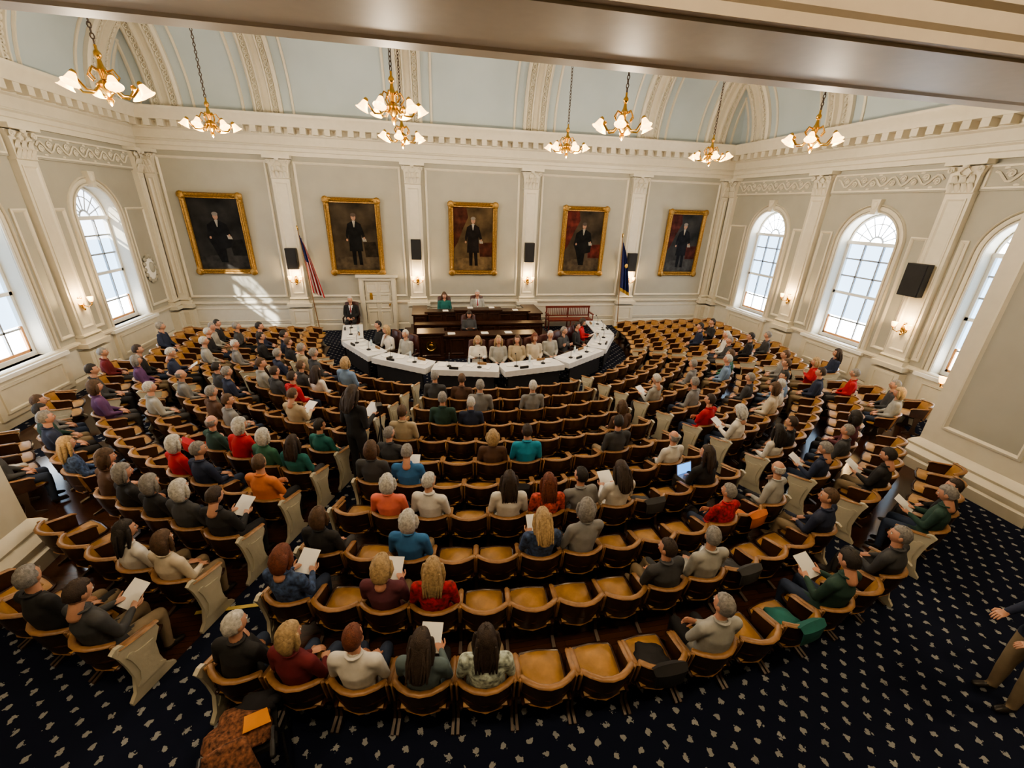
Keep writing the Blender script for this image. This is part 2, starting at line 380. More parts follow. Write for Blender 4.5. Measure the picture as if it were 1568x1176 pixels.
# gallery beam & piers ------------------------------------------------------
BEAM=mat('beam_cream_paint',(.50,.43,.33),.5,var=.03)
b=MB()
prof=[(6.12,11),(6.12,6.5),(6.16,6.45),(6.16,6.34),(6.0,6.34),(6.0,6.29),(5.75,6.29),(5.72,6.32),(4.68,6.32),(4.65,6.29),(4.4,6.29),(4.4,6.32),(4.3,6.32),(4.3,6.42),(4.26,6.46),(4.26,6.62),(4.2,6.66),(4.2,6.72),(4.1,6.8),(4.02,6.9),(3.98,7.0),(3.9,7.02),(3.9,7.14),(3.84,7.18),(3.7,7.32),(3.6,7.5),(3.55,7.55),(3.55,8.6)]
vs=[];fs=[]
for y,z in prof: vs+=[(XL-3,y,z),(XR+3,y,z)]
for i in range(len(prof)-1): fs.append((2*i,2*i+1,2*i+3,2*i+2))
b.add(vs,fs,BEAM); b.obj('beam_gallery_opening',angle=20)
def pier(x0,x1,y0,y1,name):
    b=MB(); prof=[(.24,0),(.24,.2),(.19,.23),(.21,.28),(.21,.34),(.14,.4),(.1,.43),(.12,.48),(.08,.54),(0,.6),(0,5.6),(.06,5.65),(.06,5.8),(.14,5.9),(.2,6.1),(.2,6.28)]
    vs=[];fs=[]
    for d,z in prof: vs+=[(x0-d,y0-d,z),(x1+d,y0-d,z),(x1+d,y1+d,z),(x0-d,y1+d,z)]
    for i in range(len(prof)-1):
        for k in range(4): k2=(k+1)%4; fs.append((4*i+k,4*i+k2,4*i+4+k2,4*i+4+k))
    b.add(vs,fs,CREAM)
    pr=[(0,0),(0,.03),(.04,.045),(.07,.01),(.09,.0)]
    for X,s in ((x0,-1),(x1,1)):
        MM=Matrix(((0,s,0,X),(1,0,0,0),(0,0,1,0),(0,0,0,1)))
        b.rectframe(y0+.28,y1-.28,.95,5.3,pr,CREAM,MM); b.add([(y0+.36,.004,1.03),(y1-.36,.004,1.03),(y1-.36,.004,5.22),(y0+.36,.004,5.22)],[(0,1,2,3)],WALLG,MM)
    b.rectframe(x0+.3,x1-.3,.95,5.3,pr,CREAM,Matrix(((1,0,0,0),(0,1,0,y1),(0,0,1,0),(0,0,0,1))))
    b.obj(name,angle=30)
pier(9.82,XR-.02,4.1,5.88,'pier'); pier(XL+.02,-5.45,4.1,5.7,'pier')

# ---------------------------------------------------------------- portraits
def painting(w,h,name,bg,coat,seed,curtain=None,seated=False):
    b=MB()
    t=.16
    prof=[(-.02,0),(-.02,.07),(.02,.12),(.05,.10),(.08,.13),(.12,.08),(.15,.09),(t,.04)]
    b.rectframe(-w/2,w/2,-h/2,h/2,prof,GOLD)
    for sx in (-1,1):
        for sz in (-1,1):
            b.ball((sx*(w/2-.07),.1,sz*(h/2-.07)),(.13,.05,.13),GOLD,8,5)
            b.ball((sx*(w/2-.2),.1,sz*(h/2-.04)),(.08,.035,.05),GOLD,8,5); b.ball((sx*(w/2-.04),.1,sz*(h/2-.2)),(.05,.035,.08),GOLD,8,5)
    W=w/2-t; H2=h/2-t; K=dict(rough=.65,spec=.12)
    c=mat('oil_bg_'+name,bg,var=.7,scale=1.3,**K)
    b.add([(-W-.02,.03,-H2-.02),(W+.02,.03,-H2-.02),(W+.02,.03,H2+.02),(-W-.02,.03,H2+.02)],[(0,1,2,3)],c)
    def poly(p,m,k): b.add([(x,.03+.002*k,z) for x,z in p],[tuple(range(len(p)))],m)
    def ell(cx,cz,rx,rz,m,k): poly([(cx+rx*math.cos(2*math.pi*i/18),cz+rz*math.sin(2*math.pi*i/18)) for i in range(18)],m,k)
    co=mat('oil_coat_'+name,coat,var=.5,scale=5,**K); sk=mat('oil_skin',(.31,.17,.11),.6,var=.2,scale=20); wh=mat('oil_white',(.28,.26,.22),.6)
    hr=mat('oil_hair_dark',(.06,.04,.03),.6) if seed%2==0 else mat('oil_hair_grey',(.18,.16,.14),.6)
    poly([(-W,-H2),(W,-H2),(W,-H2*.62),(-W,-H2*.55)],mat('oil_ground_'+name,tuple(q*1.5 for q in bg),var=.5,scale=4,**K),1)
    if curtain:
        cm=mat('oil_curtain_'+name,curtain,var=.6,scale=4,**K)
        poly([(W*.35,H2),(W,H2),(W,-H2*.3),(W*.8,-H2*.1),(W*.55,H2*.3),(W*.25,H2*.7)],cm,2)
        poly([(-W,-H2*.55),(-W*.35,-H2*.55),(-W*.3,-H2*.1),(-W,-H2*.08)],cm,2)
    else: poly([(-W,-H2*.6),(-W*.4,-H2*.6),(-W*.35,-H2*.15),(-W*.9,-H2*.12)],mat('oil_table_'+name,tuple(q*.5 for q in bg),var=.5,**K),2)
    s=H2
    if not seated:
        poly([(-.13*s,-.1*s),(.15*s,-.1*s),(.13*s,-.85*s),(.03*s,-.85*s),(.01*s,-.3*s),(-.02*s,-.3*s),(-.06*s,-.85*s),(-.16*s,-.85*s)],co,3)
        poly([(-.2*s,.40*s),(-.08*s,.47*s),(.08*s,.47*s),(.2*s,.40*s),(.28*s,.05*s),(.24*s,-.08*s),(.18*s,.1*s),(.21*s,-.42*s),(-.2*s,-.42*s),(-.18*s,.1*s),(-.26*s,-.04*s),(-.3*s,.04*s)],co,4)
        hz=.60*s
    else:
        poly([(-.25*s,.3*s),(-.08*s,.4*s),(.1*s,.4*s),(.27*s,.28*s),(.34*s,-.1*s),(.25*s,-.3*s),(.1*s,-.8*s),(-.08*s,-.8*s),(-.1*s,-.4*s),(-.3*s,-.35*s),(-.32*s,0)],co,4)
        hz=.52*s
    poly([(-.045*s,hz-.1*s),(.05*s,hz-.1*s),(.015*s,hz-.3*s),(-.005*s,hz-.3*s)],wh,5)
    ell(0,hz,.07*s,.10*s,sk,6); ell(0,hz+.065*s,.08*s,.055*s,hr,7)
    ell(-.27*s,-.02*s,.03*s,.04*s,sk,6); ell(.25*s,-.08*s,.03*s,.04*s,sk,6)
    poly([(-.32*s,-.04*s),(-.2*s,0*s),(-.22*s,-.12*s),(-.34*s,-.12*s)],wh,5)
    return b
ps=[(-6.97,1.86,2.62,3.47,(.022,.021,.020),(.008,.008,.009),1,None,True),
    (-2.51,1.86,2.62,3.47,(.050,.038,.025),(.008,.008,.008),2,None,False),
    (1.79,1.80,2.6,3.47,(.085,.058,.030),(.012,.009,.008),3,(.06,.020,.012),False),
    (6.22,1.82,2.6,3.47,(.050,.038,.026),(.008,.008,.008),4,(.09,.020,.015),True),
    (10.63,1.68,2.6,3.47,(.035,.036,.038),(.010,.011,.015),5,(.06,.018,.015),False)]
for i,(x,w,h,z,bg,co,sd,cu,se) in enumerate(ps):
    b=painting(w,h,'p%d'%i,bg,co,sd,cu,se)
    o=b.obj('framed_portrait_painting',(x,YB-.05,z),math.pi); o.rotation_euler=(math.radians(-2.0),0,math.pi)
b=MB()
b.ball((0,.04,0),(.26,.06,.36),WHITE,14,9); 
for i in range(14):
    a=2*math.pi*i/14; b.ball((.28*math.cos(a),.05,.38*math.sin(a)),(.07,.05,.07),WALLG,7,5)
b.ball((0,.1,.05),(.12,.06,.17),WALLG,8,6)
b.obj('carved_wall_plaque',(XL,16.1,2.45),-math.pi/2)

# ---------------------------------------------------------------- door
b=MB(); y=YB
DC=-1.88
DG=mat('door_shadow_gap',(.05,.045,.035),.8)
b.box(DC-.5,DC+.5,y-.045,y-.002,0,1.93,DG); b.box(DC-.48,DC+.48,y-.055,y-.02,.02,1.91,CREAM)
for x0,x1 in ((DC-.42,DC-.05),(DC+.05,DC+.42)):
    for z0,z1 in ((.15,.75),(.85,1.4),(1.48,1.83)): b.rectframe(x0,x1,z0,z1,[(0,y-.055),(0,y-.08),(.03,y-.08),(.05,y-.06)],CREAM)
for x0,x1 in ((DC-.68,DC-.5),(DC+.5,DC+.68)): b.box(x0,x1,y-.14,y,0,2.0,CREAM); b.box(x0+.04,x1-.04,y-.17,y,0,2.0,CREAM)
b.box(DC-.68,DC+.68,y-.15,y,1.93,2.05,CREAM); b.box(DC-.76,DC+.76,y-.24,y,2.05,2.15,CREAM)
b.ball((DC+.4,y-.1,1.0),.04,BRASS); b.box(DC+.37,DC+.43,y-.07,y-.05,.9,1.1,BRASS)
b.box(DC-.32,DC-.22,y-.085,y-.05,1.2,1.45,BRASS)
b.obj('door_1',smooth=False)

# ---------------------------------------------------------------- chandeliers
def chandelier():
    b=MB()
    b.lathe([(0,-.28),(.03,-.25),(.05,-.2),(.03,-.16),(.06,-.12),(.11,-.06),(.12,0),(.08,.05),(.04,.08),(.05,.14),(.07,.2),(.04,.26),(.025,.34),(.05,.38),(.05,.42),(.02,.46),(.02,.52),(0,.53)],BRASS,14)
    for i in range(6):
        R=RZ(math.pi/3*i+.3)
        b.loft([(.1,0,-.02),(.2,0,-.12),(.32,0,-.12),(.42,0,.0),(.46,0,.1),(.47,0,.05)],[.018,.018,.017,.017,.016,.016],BRASS,6,(0,1,0),True,R)
        b.loft([(.05,0,.18),(.14,0,.22),(.2,0,.12),(.15,0,.05)],[.014]*4,BRASS,5,(0,1,0),True,R)
        RR=R@T(.45,0,.06)@RY(math.radians(-28))
        b.lathe([(.02,.04),(.04,.02),(.045,-.01)],BRASS,10,RR)
        b.lathe([(.035,0),(.05,-.03),(.065,-.08),(.085,-.13),(.115,-.16),(.108,-.155),(.08,-.125),(.055,-.08),(.03,-.02)],GLOW,12,RR)
        b.ball((0,0,-.09),(.035,.035,.05),GLOW,8,6,RR)
    z=.52
    k=0
    while z<4.3:
        R=T(0,0,z+.04)@RZ(math.pi/2*(k%2))
        b.loft([(.024*math.cos(t*math.pi/4),0,.042*math.sin(t*math.pi/4)) for t in range(8)],[.009]*8,MC['brown_cast_iron'],4,(0,1,0),False,R,True); z+=.068;k+=1
    b.lathe([(0,4.3),(.12,4.3),(.14,4.2),(.04,4.12),(.02,4.05),(0,4.05)],BRASS,12)
    return b.mesh('chandelier')
cm=chandelier()
for yy in (9.0,12.6):
    for x in PX:
        o=inst(cm,'chandelier',(x-.1,yy,6.24),random.random()*6)
        l=bpy.data.lights.new('chandelier_bulb','POINT'); l.energy=140; l.color=(1,.82,.60); l.shadow_soft_size=.12
        lo=bpy.data.objects.new('chandelier_bulb',l); SC.objects.link(lo); lo.parent=o; lo.location=(0,0,-.38)
def sconce():
    b=MB()
    b.ball((0,.03,0),(.06,.03,.13),BRASS,10,6); b.ball((0,.05,-.13),(.03,.03,.04),BRASS,8,5); b.ball((0,.04,.14),(.025,.02,.05),BRASS,8,5)
    for sx in (-1,1):
        b.loft([(0,.05,-.03),(sx*.08,.1,-.09),(sx*.17,.13,-.05),(sx*.18,.13,.0)],[.013]*4,BRASS,6)
        b.lathe([(0,.0),(.04,.01),(.045,.02),(.02,.03)],BRASS,8,T(sx*.18,.13,0))
        b.lathe([(.03,.03),(.05,.05),(.062,.1),(.07,.15),(.065,.15),(.05,.09),(.02,.04)],GLOW2,10,T(sx*.18,.13,0))
    return b.mesh('wall_sconce')
sm=sconce()
def put_sconce(x,y,z,rz):
    o=inst(sm,'wall_sconce',(x,y,z),rz)
    l=bpy.data.lights.new('sconce_bulb','POINT'); l.energy=20; l.color=(1,.70,.36); l.shadow_soft_size=.06
    lo=bpy.data.objects.new('sconce_bulb',l); SC.objects.link(lo); lo.parent=o; lo.location=(0,.22,.22)
for x in PX: put_sconce(x,YB-.17,1.95,math.pi)
for y in PY: put_sconce(XR-.17,y,2.05,math.pi/2); put_sconce(XL+.17,y,2.05,-math.pi/2)
put_sconce(10.15,5.89,1.7,0); put_sconce(-5.75,5.71,1.75,0)
def speaker(x,y,z,rz,w=.36,h=.72):
    b=MB(); b.box(-w/2,w/2,.06,.24,-h/2,h/2,BLACK); b.box(-w/2+.02,w/2-.02,.24,.255,-h/2+.02,h/2-.02,mat('speaker_grille',(.02,.02,.022),.8,bump=.6,bscale=200)); b.box(-.05,.05,0,.08,-.1,.1,BLACK)
    b.obj('wall_speaker',(x,y,z),rz,smooth=False)
for x,z in zip(PX,(2.72,3.1,3.05,2.72)): speaker(x,YB-.15,z,math.pi)
speaker(XR-.15,8.8,3.3,math.pi/2,.5,.8)

# ---------------------------------------------------------------- flags
def flag(x,y,us):
    b=MB()
    b.lathe([(0,0),(.16,0),(.17,.04),(.05,.08),(.02,.12),(0,.12)],BRASS,12)
    tilt=RY(math.radians(-4))
    b.loft([(0,0,.08),(0,0,3.7)],[.017,.015],OAK,8,cap=False,M=tilt); b.ball((0,0,3.78),(.03,.03,.09),BRASS,8,6,tilt)
    RED=mat('flag_red',(.4,.015,.025),.7); WH=mat('flag_white',(.6,.6,.58),.7); NV=mat('flag_blue',(.015,.025,.13),.7); YE=mat('flag_gold_fringe',(.6,.38,.07),.6)
    nu,nv=26,14
    vs=[];
    for j in range(nv+1):
        t=j/nv
        for i in range(nu+1):
            s=i/nu; wd=.08+.40*t**.8
            vs.append((.02+wd*s*(1-.15*t),.09*math.sin(s*17+t*2)*(.4+.6*t)-.03,3.55-1.95*t-.25*s))
    for j in range(nv):
        for i in range(nu):
            if us: m=NV if (j<6 and i<13) else (RED if (i//2)%2==0 else WH)
            else: m=NV
            if j==nv-1 : m=YE if not us else m
            o=[j*(nu+1)+i,j*(nu+1)+i+1,(j+1)*(nu+1)+i+1,(j+1)*(nu+1)+i]
            b.add([vs[q] for q in o],[(0,1,2,3)],m,tilt)
    if not us: b.ball((.2,-.08,2.6),(.07,.02,.09),YE,8,6,tilt)
    b.obj('american_flag' if us else 'state_flag',(x,y,0))
flag(-4.05,16.6,True); flag(7.95,16.6,False)

# ---------------------------------------------------------------- chairs
def chair_mesh():
    b=MB(); nx,nz=8,5
    def shell(off,m,z0,z1,flip,bulge=0,w=.235):
        vs=[];fs=[]
        for j in range(nz+1):
            z=z0+(z1-z0)*j/nz
            for i in range(nx+1):
                x=-w+2*w*i/nx; q=x/.24
                y=.0+.12*q*q+(.75-z)*.2+off+bulge*(1-q*q)*math.sin(math.pi*j/nz)
                vs.append((x,y,z-.02*q*q))
        for j in range(nz):
            for i in range(nx):
                o=j*(nx+1)+i; fs.append((o,o+1,o+nx+2,o+nx+1))
        b.add(vs,fs,m)
    shell(0,DLEATH,.36,.735,True,-.01); shell(.045,TAN,.42,.73,False,.03,.225)
    top=[(x*.24,.12*x*x+.022,.745-.02*x*x) for x in (-1.04,-.75,-.4,0,.4,.75,1.04)]
    b.loft(top,[(.030,.016)]*7,OAK,8,(0,1,0))
    low=[(x*.24,.12*x*x+.078,.375-.02*x*x) for x in (-1,-.6,0,.6,1)]
    b.loft(low,[(.018,.016)]*5,OAK,6,(0,1,0))
    low=[(x*.24,.12*x*x+.035,.53-.02*x*x) for x in (-1,-.6,0,.6,1)]
    b.loft(low,[(.008,.012)]*5,DWOOD,6,(0,1,0))
    g=6
    def seat(zt,bul,m):
        vs=[];fs=[]
        for j in range(g+1):
            for i in range(g+1):
                u_=i/g*2-1; v_=j/g*2-1
                x=u_*.225*(1-.06*(v_>0)*v_); y=.335+v_*.225+(.0 if v_<.9 else .02*(1-u_*u_))
                vs.append((x,y,zt+bul*(1-u_**4)*(1-v_**4)+.02*v_))
        for j in range(g):
            for i in range(g): o=j*(g+1)+i; fs.append((o,o+1,o+g+2,o+g+1))
        b.add(vs,fs,m)
    seat(.425,.05,TAN); seat(.39,-.05,DLEATH)
    b.loft([(-.225,.11,.41),(-.225,.52,.43),(-.2,.565,.435),(0,.585,.435),(.2,.565,.435),(.225,.52,.43),(.225,.11,.41)],[.02]*7,DWOOD,6,(0,0,1))
    for s in (-1,1):
        X=s*.262
        b.loft([(X,.12,.725),(X,.17,.67),(X,.3,.645),(X,.42,.63),(X,.46,.60)],[(.025,.014),(.026,.014),(.028,.013),(.03,.013),(.018,.012)],OAK,6,(1,0,0))
        b.loft([(X,.12,.73),(X,.14,.6),(X,.17,.42)],[(.012,.022),(.014,.026),(.014,.026)],OAK,6,(1,0,0))
        b.prism([(.14,.42),(.44,.42),(.45,.62),(.14,.66)],X-.010,X+.010,DWOOD,None,'x')
        b.prism([(.22,.42),(.34,.42),(.31,.2),(.33,.06),(.45,.02),(.45,0),(.1,0),(.1,.02),(.22,.06),(.25,.2)],X-.014,X+.014,IRON,None,'x')
    return b.mesh('theater_chair')
chm=chair_mesh()
def endpanel():
    b=MB()
    P=[(.10,.74),(.05,.71),(.09,.6),(.12,.45),(.14,.28),(.10,.1),(.04,.03),(.04,0),(.50,0),(.50,.03),(.42,.1),(.39,.28),(.40,.45),(.47,.58),(.46,.64),(.3,.65),(.18,.68),(.15,.73)]
    b.prism(P,-.022,.022,IVORY,None,'x')
    P2=[((a-.28)*.62+.28,(z-.33)*.6+.34) for a,z in P]
    b.prism(P2,-.032,.032,IVORY,None,'x')
    b.loft([(0,.12,.70),(0,.3,.665),(0,.48,.65)],[(.033,.013)]*3,OAK,6,(1,0,0))
    return b.mesh('row_end_panel',angle=30)
epm=endpanel()
RAD=[x+.38 for x in [12.11,11.32,10.63,9.88,9.18,8.55,7.88,7.23,6.63,6.07,5.47]]
seats={}
def ok(x,y):
    if x<XL+.75 or x>XR-.75: return False
    if y<6.5 and x<-4.95: return False
    if y<6.5 and x>9.2: return False
    if y>16.2: return False
    return True
for i,R in enumerate(RAD):
    seats[i]=[]
    secs=[(-18.6,18.6),(23.1,55),(-55,-23.1),(58.5,93),(-93,-58.5)]
    for a0,a1 in secs:
        pit=math.degrees(.552/R); n=int((a1-a0)/pit+.3); pit=(a1-a0)/n
        al=[a0+pit*(k+.5) for k in range(n)]
        oks=[a for a in al if ok(CX+R*math.sin(math.radians(a)),CY-R*math.cos(math.radians(a)))]
        for a in oks:
            t=math.radians(a); inst(chm,'theater_chair',(CX+R*math.sin(t),CY-R*math.cos(t),.006),t); seats[i].append([a,False])
        if oks:
            for e,sg in ((min(oks),-1),(max(oks),1)):
                t=math.radians(e+sg*(pit/2+.16)); inst(epm,'row_end_panel',(CX+R*math.sin(t),CY-R*math.cos(t),.006),t)

# ---------------------------------------------------------------- people
SKIN=mat('skin',(.46,.25,.17),.5,var=.08,scale=12); SKIN2=mat('skin_ruddy',(.50,.26,.18),.5,var=.08,scale=12); SHOE=mat('black_shoe',(.015,.013,.012),.35)
LIP=mat('lips',(.42,.14,.12),.5); EYEW=mat('eye_white',(.7,.7,.68),.3,var=0); EYEB=mat('iris_dark',(.03,.02,.015),.2,var=0)
SHIRT0=mat('shirt_default',(.1,.1,.1)); PANT0=mat('pants_default',(.03,.03,.04)); HAIR0=mat('hair_default',(.05,.03,.02)); SHW=mat('white_dress_shirt',(.7,.7,.7),.7)
def hand(b,wr,el,nrm,side,curl=.6):
    d=(V(wr)-V(el)).normalized(); nrm=V(nrm); nrm=(nrm-d*nrm.dot(d)).normalized(); sd=d.cross(nrm)*side
    w=V(wr)
    b.loft([w-d*.03,w+d*.02,w+d*.06,w+d*.095],[(.024,.020),(.034,.016),(.042,.014),(.040,.012)],SKIN,8,tuple(sd))
    for k,(o,L) in enumerate(((.030,.068),(.010,.078),(-.010,.073),(-.029,.058))):
        p=w+d*.09+sd*o; dd=d.copy(); pts=[p]
        for q in range(3):
            dd=(dd+nrm*curl*.55).normalized(); p=p+dd*L*(.42,.32,.26)[q]; pts.append(p)
        b.loft(pts,[.0088,.0082,.0076,.0066],SKIN,6,tuple(sd))
    p=w+d*.03+sd*.034; pts=[p,p+(sd*.7+d*.7+nrm*.3).normalized()*.035,p+(sd*.45+d*.9+nrm*.5).normalized()*.065]
    b.loft(pts,[.012,.0105,.008],SKIN,6,tuple(nrm))
def head(b,c,yaw,pitch,hair,skin=None):
    skin=SKIN
    MM=T(*c)@RZ(yaw)@RX(pitch)
    def fn(d,p):
        x,y,z=p
        if z<0:
            t=-z/.12; x*=1-.32*t*t; y*=1-.12*t
            if y>0: y+=.006*t
        if y>0 and abs(x)<.05: y*=.97
        n=math.exp(-((x/.014)**2))*math.exp(-(((z+.012)/.028)**2)) if y>0 else 0
        y+=.024*n
        e=sum(math.exp(-(((x-s*.032)/.017)**2)-(((z-.012)/.014)**2)) for s in (-1,1)) if y>0 else 0
        y-=.010*e
        br=math.exp(-(((z-.035)/.012)**2)) if y>0 and abs(x)<.06 else 0
        y+=.004*br
        m=math.exp(-((x/.028)**2)-(((z+.060)/.010)**2)) if y>0 else 0
        y+=.004*m
        ch=math.exp(-((x/.025)**2)-(((z+.095)/.018)**2)) if y>0 else 0
        y+=.008*ch
        return V((x,y,z))
    b.ball((0,0,0),(.078,.097,.118),skin,24,20,MM,fn)
    for s in (-1,1):
        b.ball((s*.079,-.005,-.005),(.012,.024,.033),skin,8,6,MM); b.ball((s*.084,.0,-.003),(.006,.014,.02),skin,6,5,MM)
        b.ball((s*.032,.080,.012),(.014,.010,.009),EYEW,8,6,MM); b.ball((s*.032,.0865,.012),(.006,.005,.006),EYEB,6,5,MM)
        b.loft([(s*.018,.093,.032),(s*.035,.092,.037),(s*.05,.082,.032)],[.003,.004,.003],HAIR0,5,(0,0,1),True,MM)
    b.loft([(-.022,.088,-.060),(0,.094,-.058),(.022,.088,-.060)],[(.003,.005),(.005,.007),(.003,.005)],LIP,6,(0,1,0),True,MM)
    b.loft([(0,-.015,-.22),(0,-.012,-.14),(0,-.004,-.06)],[(.062,.058),(.054,.054),(.052,.055)],skin,12,(1,0,0),True,MM)
    def hf(d,p):
        x,y,z=p; az=math.atan2(d.x,d.y)
        fr=d.y
        rough=1+.022*math.sin(az*13+d.z*5)+.014*math.sin(az*29+d.z*7)
        if hair=='bald':
            inside = d.z>.42 or fr>.25 or d.z<-.55
        elif hair=='short':
            inside = (fr>.30 and d.z<.50) or d.z<-.55 or (fr>-.1 and d.z<-.15)
        elif hair=='bob':
            inside = (fr>.42 and d.z<.45)
        else:
            inside = (fr>.45 and d.z<.50)
        if inside: return p*.86
        k={'bald':1.03,'short':1.10,'bob':1.17,'long':1.14}[hair]
        q=V((x*k*rough,y*k*rough-.006,z*k*rough+.004))
        if hair in('bob','long') and d.z<0: q.x=q.x*(1+.35*-d.z)+0; q.z*=1.05
        return q
    b.ball((0,-.004,.006),(.078,.097,.116),HAIR0,30,20,MM,hf)
    if hair=='bob':
        b.loft([(0,-.045,.02),(0,-.06,-.06),(0,-.05,-.13)],[(.098,.075),(.105,.068),(.085,.05)],HAIR0,16,(1,0,0),True,MM)
        for q in (-1,1):
            b.loft([(q*.08,.02,.04),(q*.098,.01,-.04),(q*.085,.0,-.12)],[(.02,.03),(.026,.035),(.015,.02)],HAIR0,8,(0,1,0),True,MM)
    if hair=='long':
        pts=[(0,-.045,.03),(0,-.065,-.06),(0,-.085,-.16),(0,-.10,-.25),(0,-.105,-.31)]
        b.loft(pts,[(.092,.07),(.105,.065),(.115,.05),(.10,.035),(.06,.02)],HAIR0,18,(1,0,0),True,MM)
        for s in (-1,0,1):
            for q in (-1,1):
                b.loft([(q*(.03+.03*abs(s))+s*.02,-.1,0),(q*.07+s*.02,-.125,-.12),(q*.06+s*.03,-.135,-.28)],[.012,.018,.01],HAIR0,6,(1,0,0),True,MM)
        for q in (-1,1): b.loft([(q*.085,.01,.03),(q*.1,.0,-.08),(q*.1,-.02,-.19)],[(.022,.03),(.028,.035),(.015,.02)],HAIR0,8,(0,1,0),True,MM)
BODY={}
def body_mesh(key,J,standing=False):
    if key in BODY: return BODY[key]
    t=MB(); D=SHIRT0
    c=J['chest'];pv=J['pelvis'];bl=J['belly'];nk=J['neck']
    t.loft([pv,bl,c,(V(c)+V(nk))/2+V((0,0,.02)),nk],[(.165,.125),(.155*J.get('fat',1),.125*J.get('fat',1)),(.175,.125),(.135,.09),(.058,.06)],D,18,(1,0,0))
    for s,S in (('L',-1),('R',1)):
        sh=J['sh'+s];e=J['el'+s];w=J['wr'+s];h=J['hip'+s];kn=J['kn'+s];an=J['an'+s];to=J['to'+s]
        t.loft([(V(c)*.5+V(nk)*.5)+V((S*.05,0,.01)),sh],[(.06,.06),(.066,.066)],D,10,(0,0,1))
        t.loft([sh,V(sh).lerp(V(e),.5),e],[.064,.056,.047],D,10); t.loft([e,V(e).lerp(V(w),.4),w],[.047,.045,.034],D,10)
        t.loft([h,V(h).lerp(V(kn),.5),kn],[(.098,.095),(.084,.082),(.065,.065)],D,12); t.loft([kn,V(kn).lerp(V(an),.35),an],[.064,.062,.046],D,10)
        t.loft([V(an)+V((0,-.02,-.03)),V(an).lerp(V(to),.6)+V((0,0,-.01)),to],[(.042,.04),(.045,.035),(.036,.022)],D,8,(1,0,0))
    me=t.mesh('tmp'); o=bpy.data.objects.new('tmp',me); SC.objects.link(o)
    md=o.modifiers.new('r','REMESH'); md.mode='VOXEL'; md.voxel_size=.017
    m2=o.modifiers.new('s','SMOOTH'); m2.iterations=4; m2.factor=.5
    dg=bpy.context.evaluated_depsgraph_get(); ev=o.evaluated_get(dg); nm=bpy.data.meshes.new_from_object(ev)
    vs=[v.co.copy() for v in nm.vertices]; fs=[tuple(p.vertices) for p in nm.polygons]; cs=[(p.center.copy(),p.normal.copy()) for p in nm.polygons]
    bpy.data.objects.remove(o); bpy.data.meshes.remove(nm); bpy.data.meshes.remove(me)
    BODY[key]=(vs,fs,cs); return BODY[key]
def person_mesh(name,J,hair,yaw=0,pitch=0,paper=False,suit=False,standing=False,key=None):
    vs,fs,cs=body_mesh(key or name,J,standing)
    b=MB(); b.mats=[SHIRT0,PANT0,SKIN,HAIR0,SHOE,PAPER,LIP,EYEW,EYEB,SHW]
    b.v=list(vs); b.f=[list(f_) for f_ in fs]
    for (c,n) in cs:
        if c.z<.10: k=4
        elif standing: k=1 if c.z<.88 and abs(c.x)<.24 and c.y<.2 else 0
        else: k=1 if ((c.z<.615 and c.y>.29) or c.z<.555) else 0
        if suit and k==0 and n.y>.35:
            zt=J['neck'][2]; 
            if c.z>zt-.32 and abs(c.x-J['neck'][0])<.075*(c.z-(zt-.32))/.32 and c.y>J['neck'][1]: k=9
        b.m.append(k)
    for s,S in (('L',-1),('R',1)):
        hand(b,J['wr'+s],J['el'+s],J.get('pn'+s,(0,0,-1)),(1 if S<0 else -1)*J.get('flip',1),J.get('curl',.6))
    if suit:
        nk=V(J['neck']); b.loft([nk+V((0,.075,-.03)),nk+V((0,.125,-.12)),nk+V((0,.135,-.25))],[(.012,.006),(.02,.008),(.03,.008)],MC.get('tie') or mat('tie',(.25,.03,.04),.5),6,(1,0,0))
    nk=V(J['neck']); b.loft([nk+V((.066*math.cos(q*math.pi/5),.064*math.sin(q*math.pi/5)-.005,.012+.012*math.sin(-q*math.pi/5))) for q in range(10)],[(.012,.016)]*10,SHIRT0,6,(0,0,1),False,None,True)
    hc=V(J['neck'])+V(J.get('hoff',(0,.03,.175)))
    head(b,tuple(hc),yaw,pitch,hair)
    if paper:
        p=V(J['wrR']).lerp(V(J['wrL']),.5)+V((0,.10,.04))
        Mx=T(*p)@RX(math.radians(35))
        b.add([(-.108,-.13,.0),(.108,-.13,0),(.108,0,.012),(-.108,0,.012),(.108,.14,0),(-.108,.14,0)],[(0,1,2,3),(3,2,4,5)],PAPER,Mx)
    return b.mesh(name,angle=60)
def seated(**k):
    J=dict(pelvis=(0,.19,.54),belly=(0,.18,.72),chest=(0,.155,.90),neck=(0,.15,1.07),
      shL=(-.185,.15,1.0),shR=(.185,.15,1.0),elL=(-.235,.20,.74),elR=(.235,.20,.74),wrL=(-.10,.40,.67),wrR=(.10,.40,.67),
      hipL=(-.095,.22,.54),hipR=(.095,.22,.54),knL=(-.125,.60,.53),knR=(.125,.60,.53),anL=(-.12,.58,.10),anR=(.12,.58,.10),toL=(-.13,.72,.045),toR=(.13,.72,.045))
    J.update(k); return J
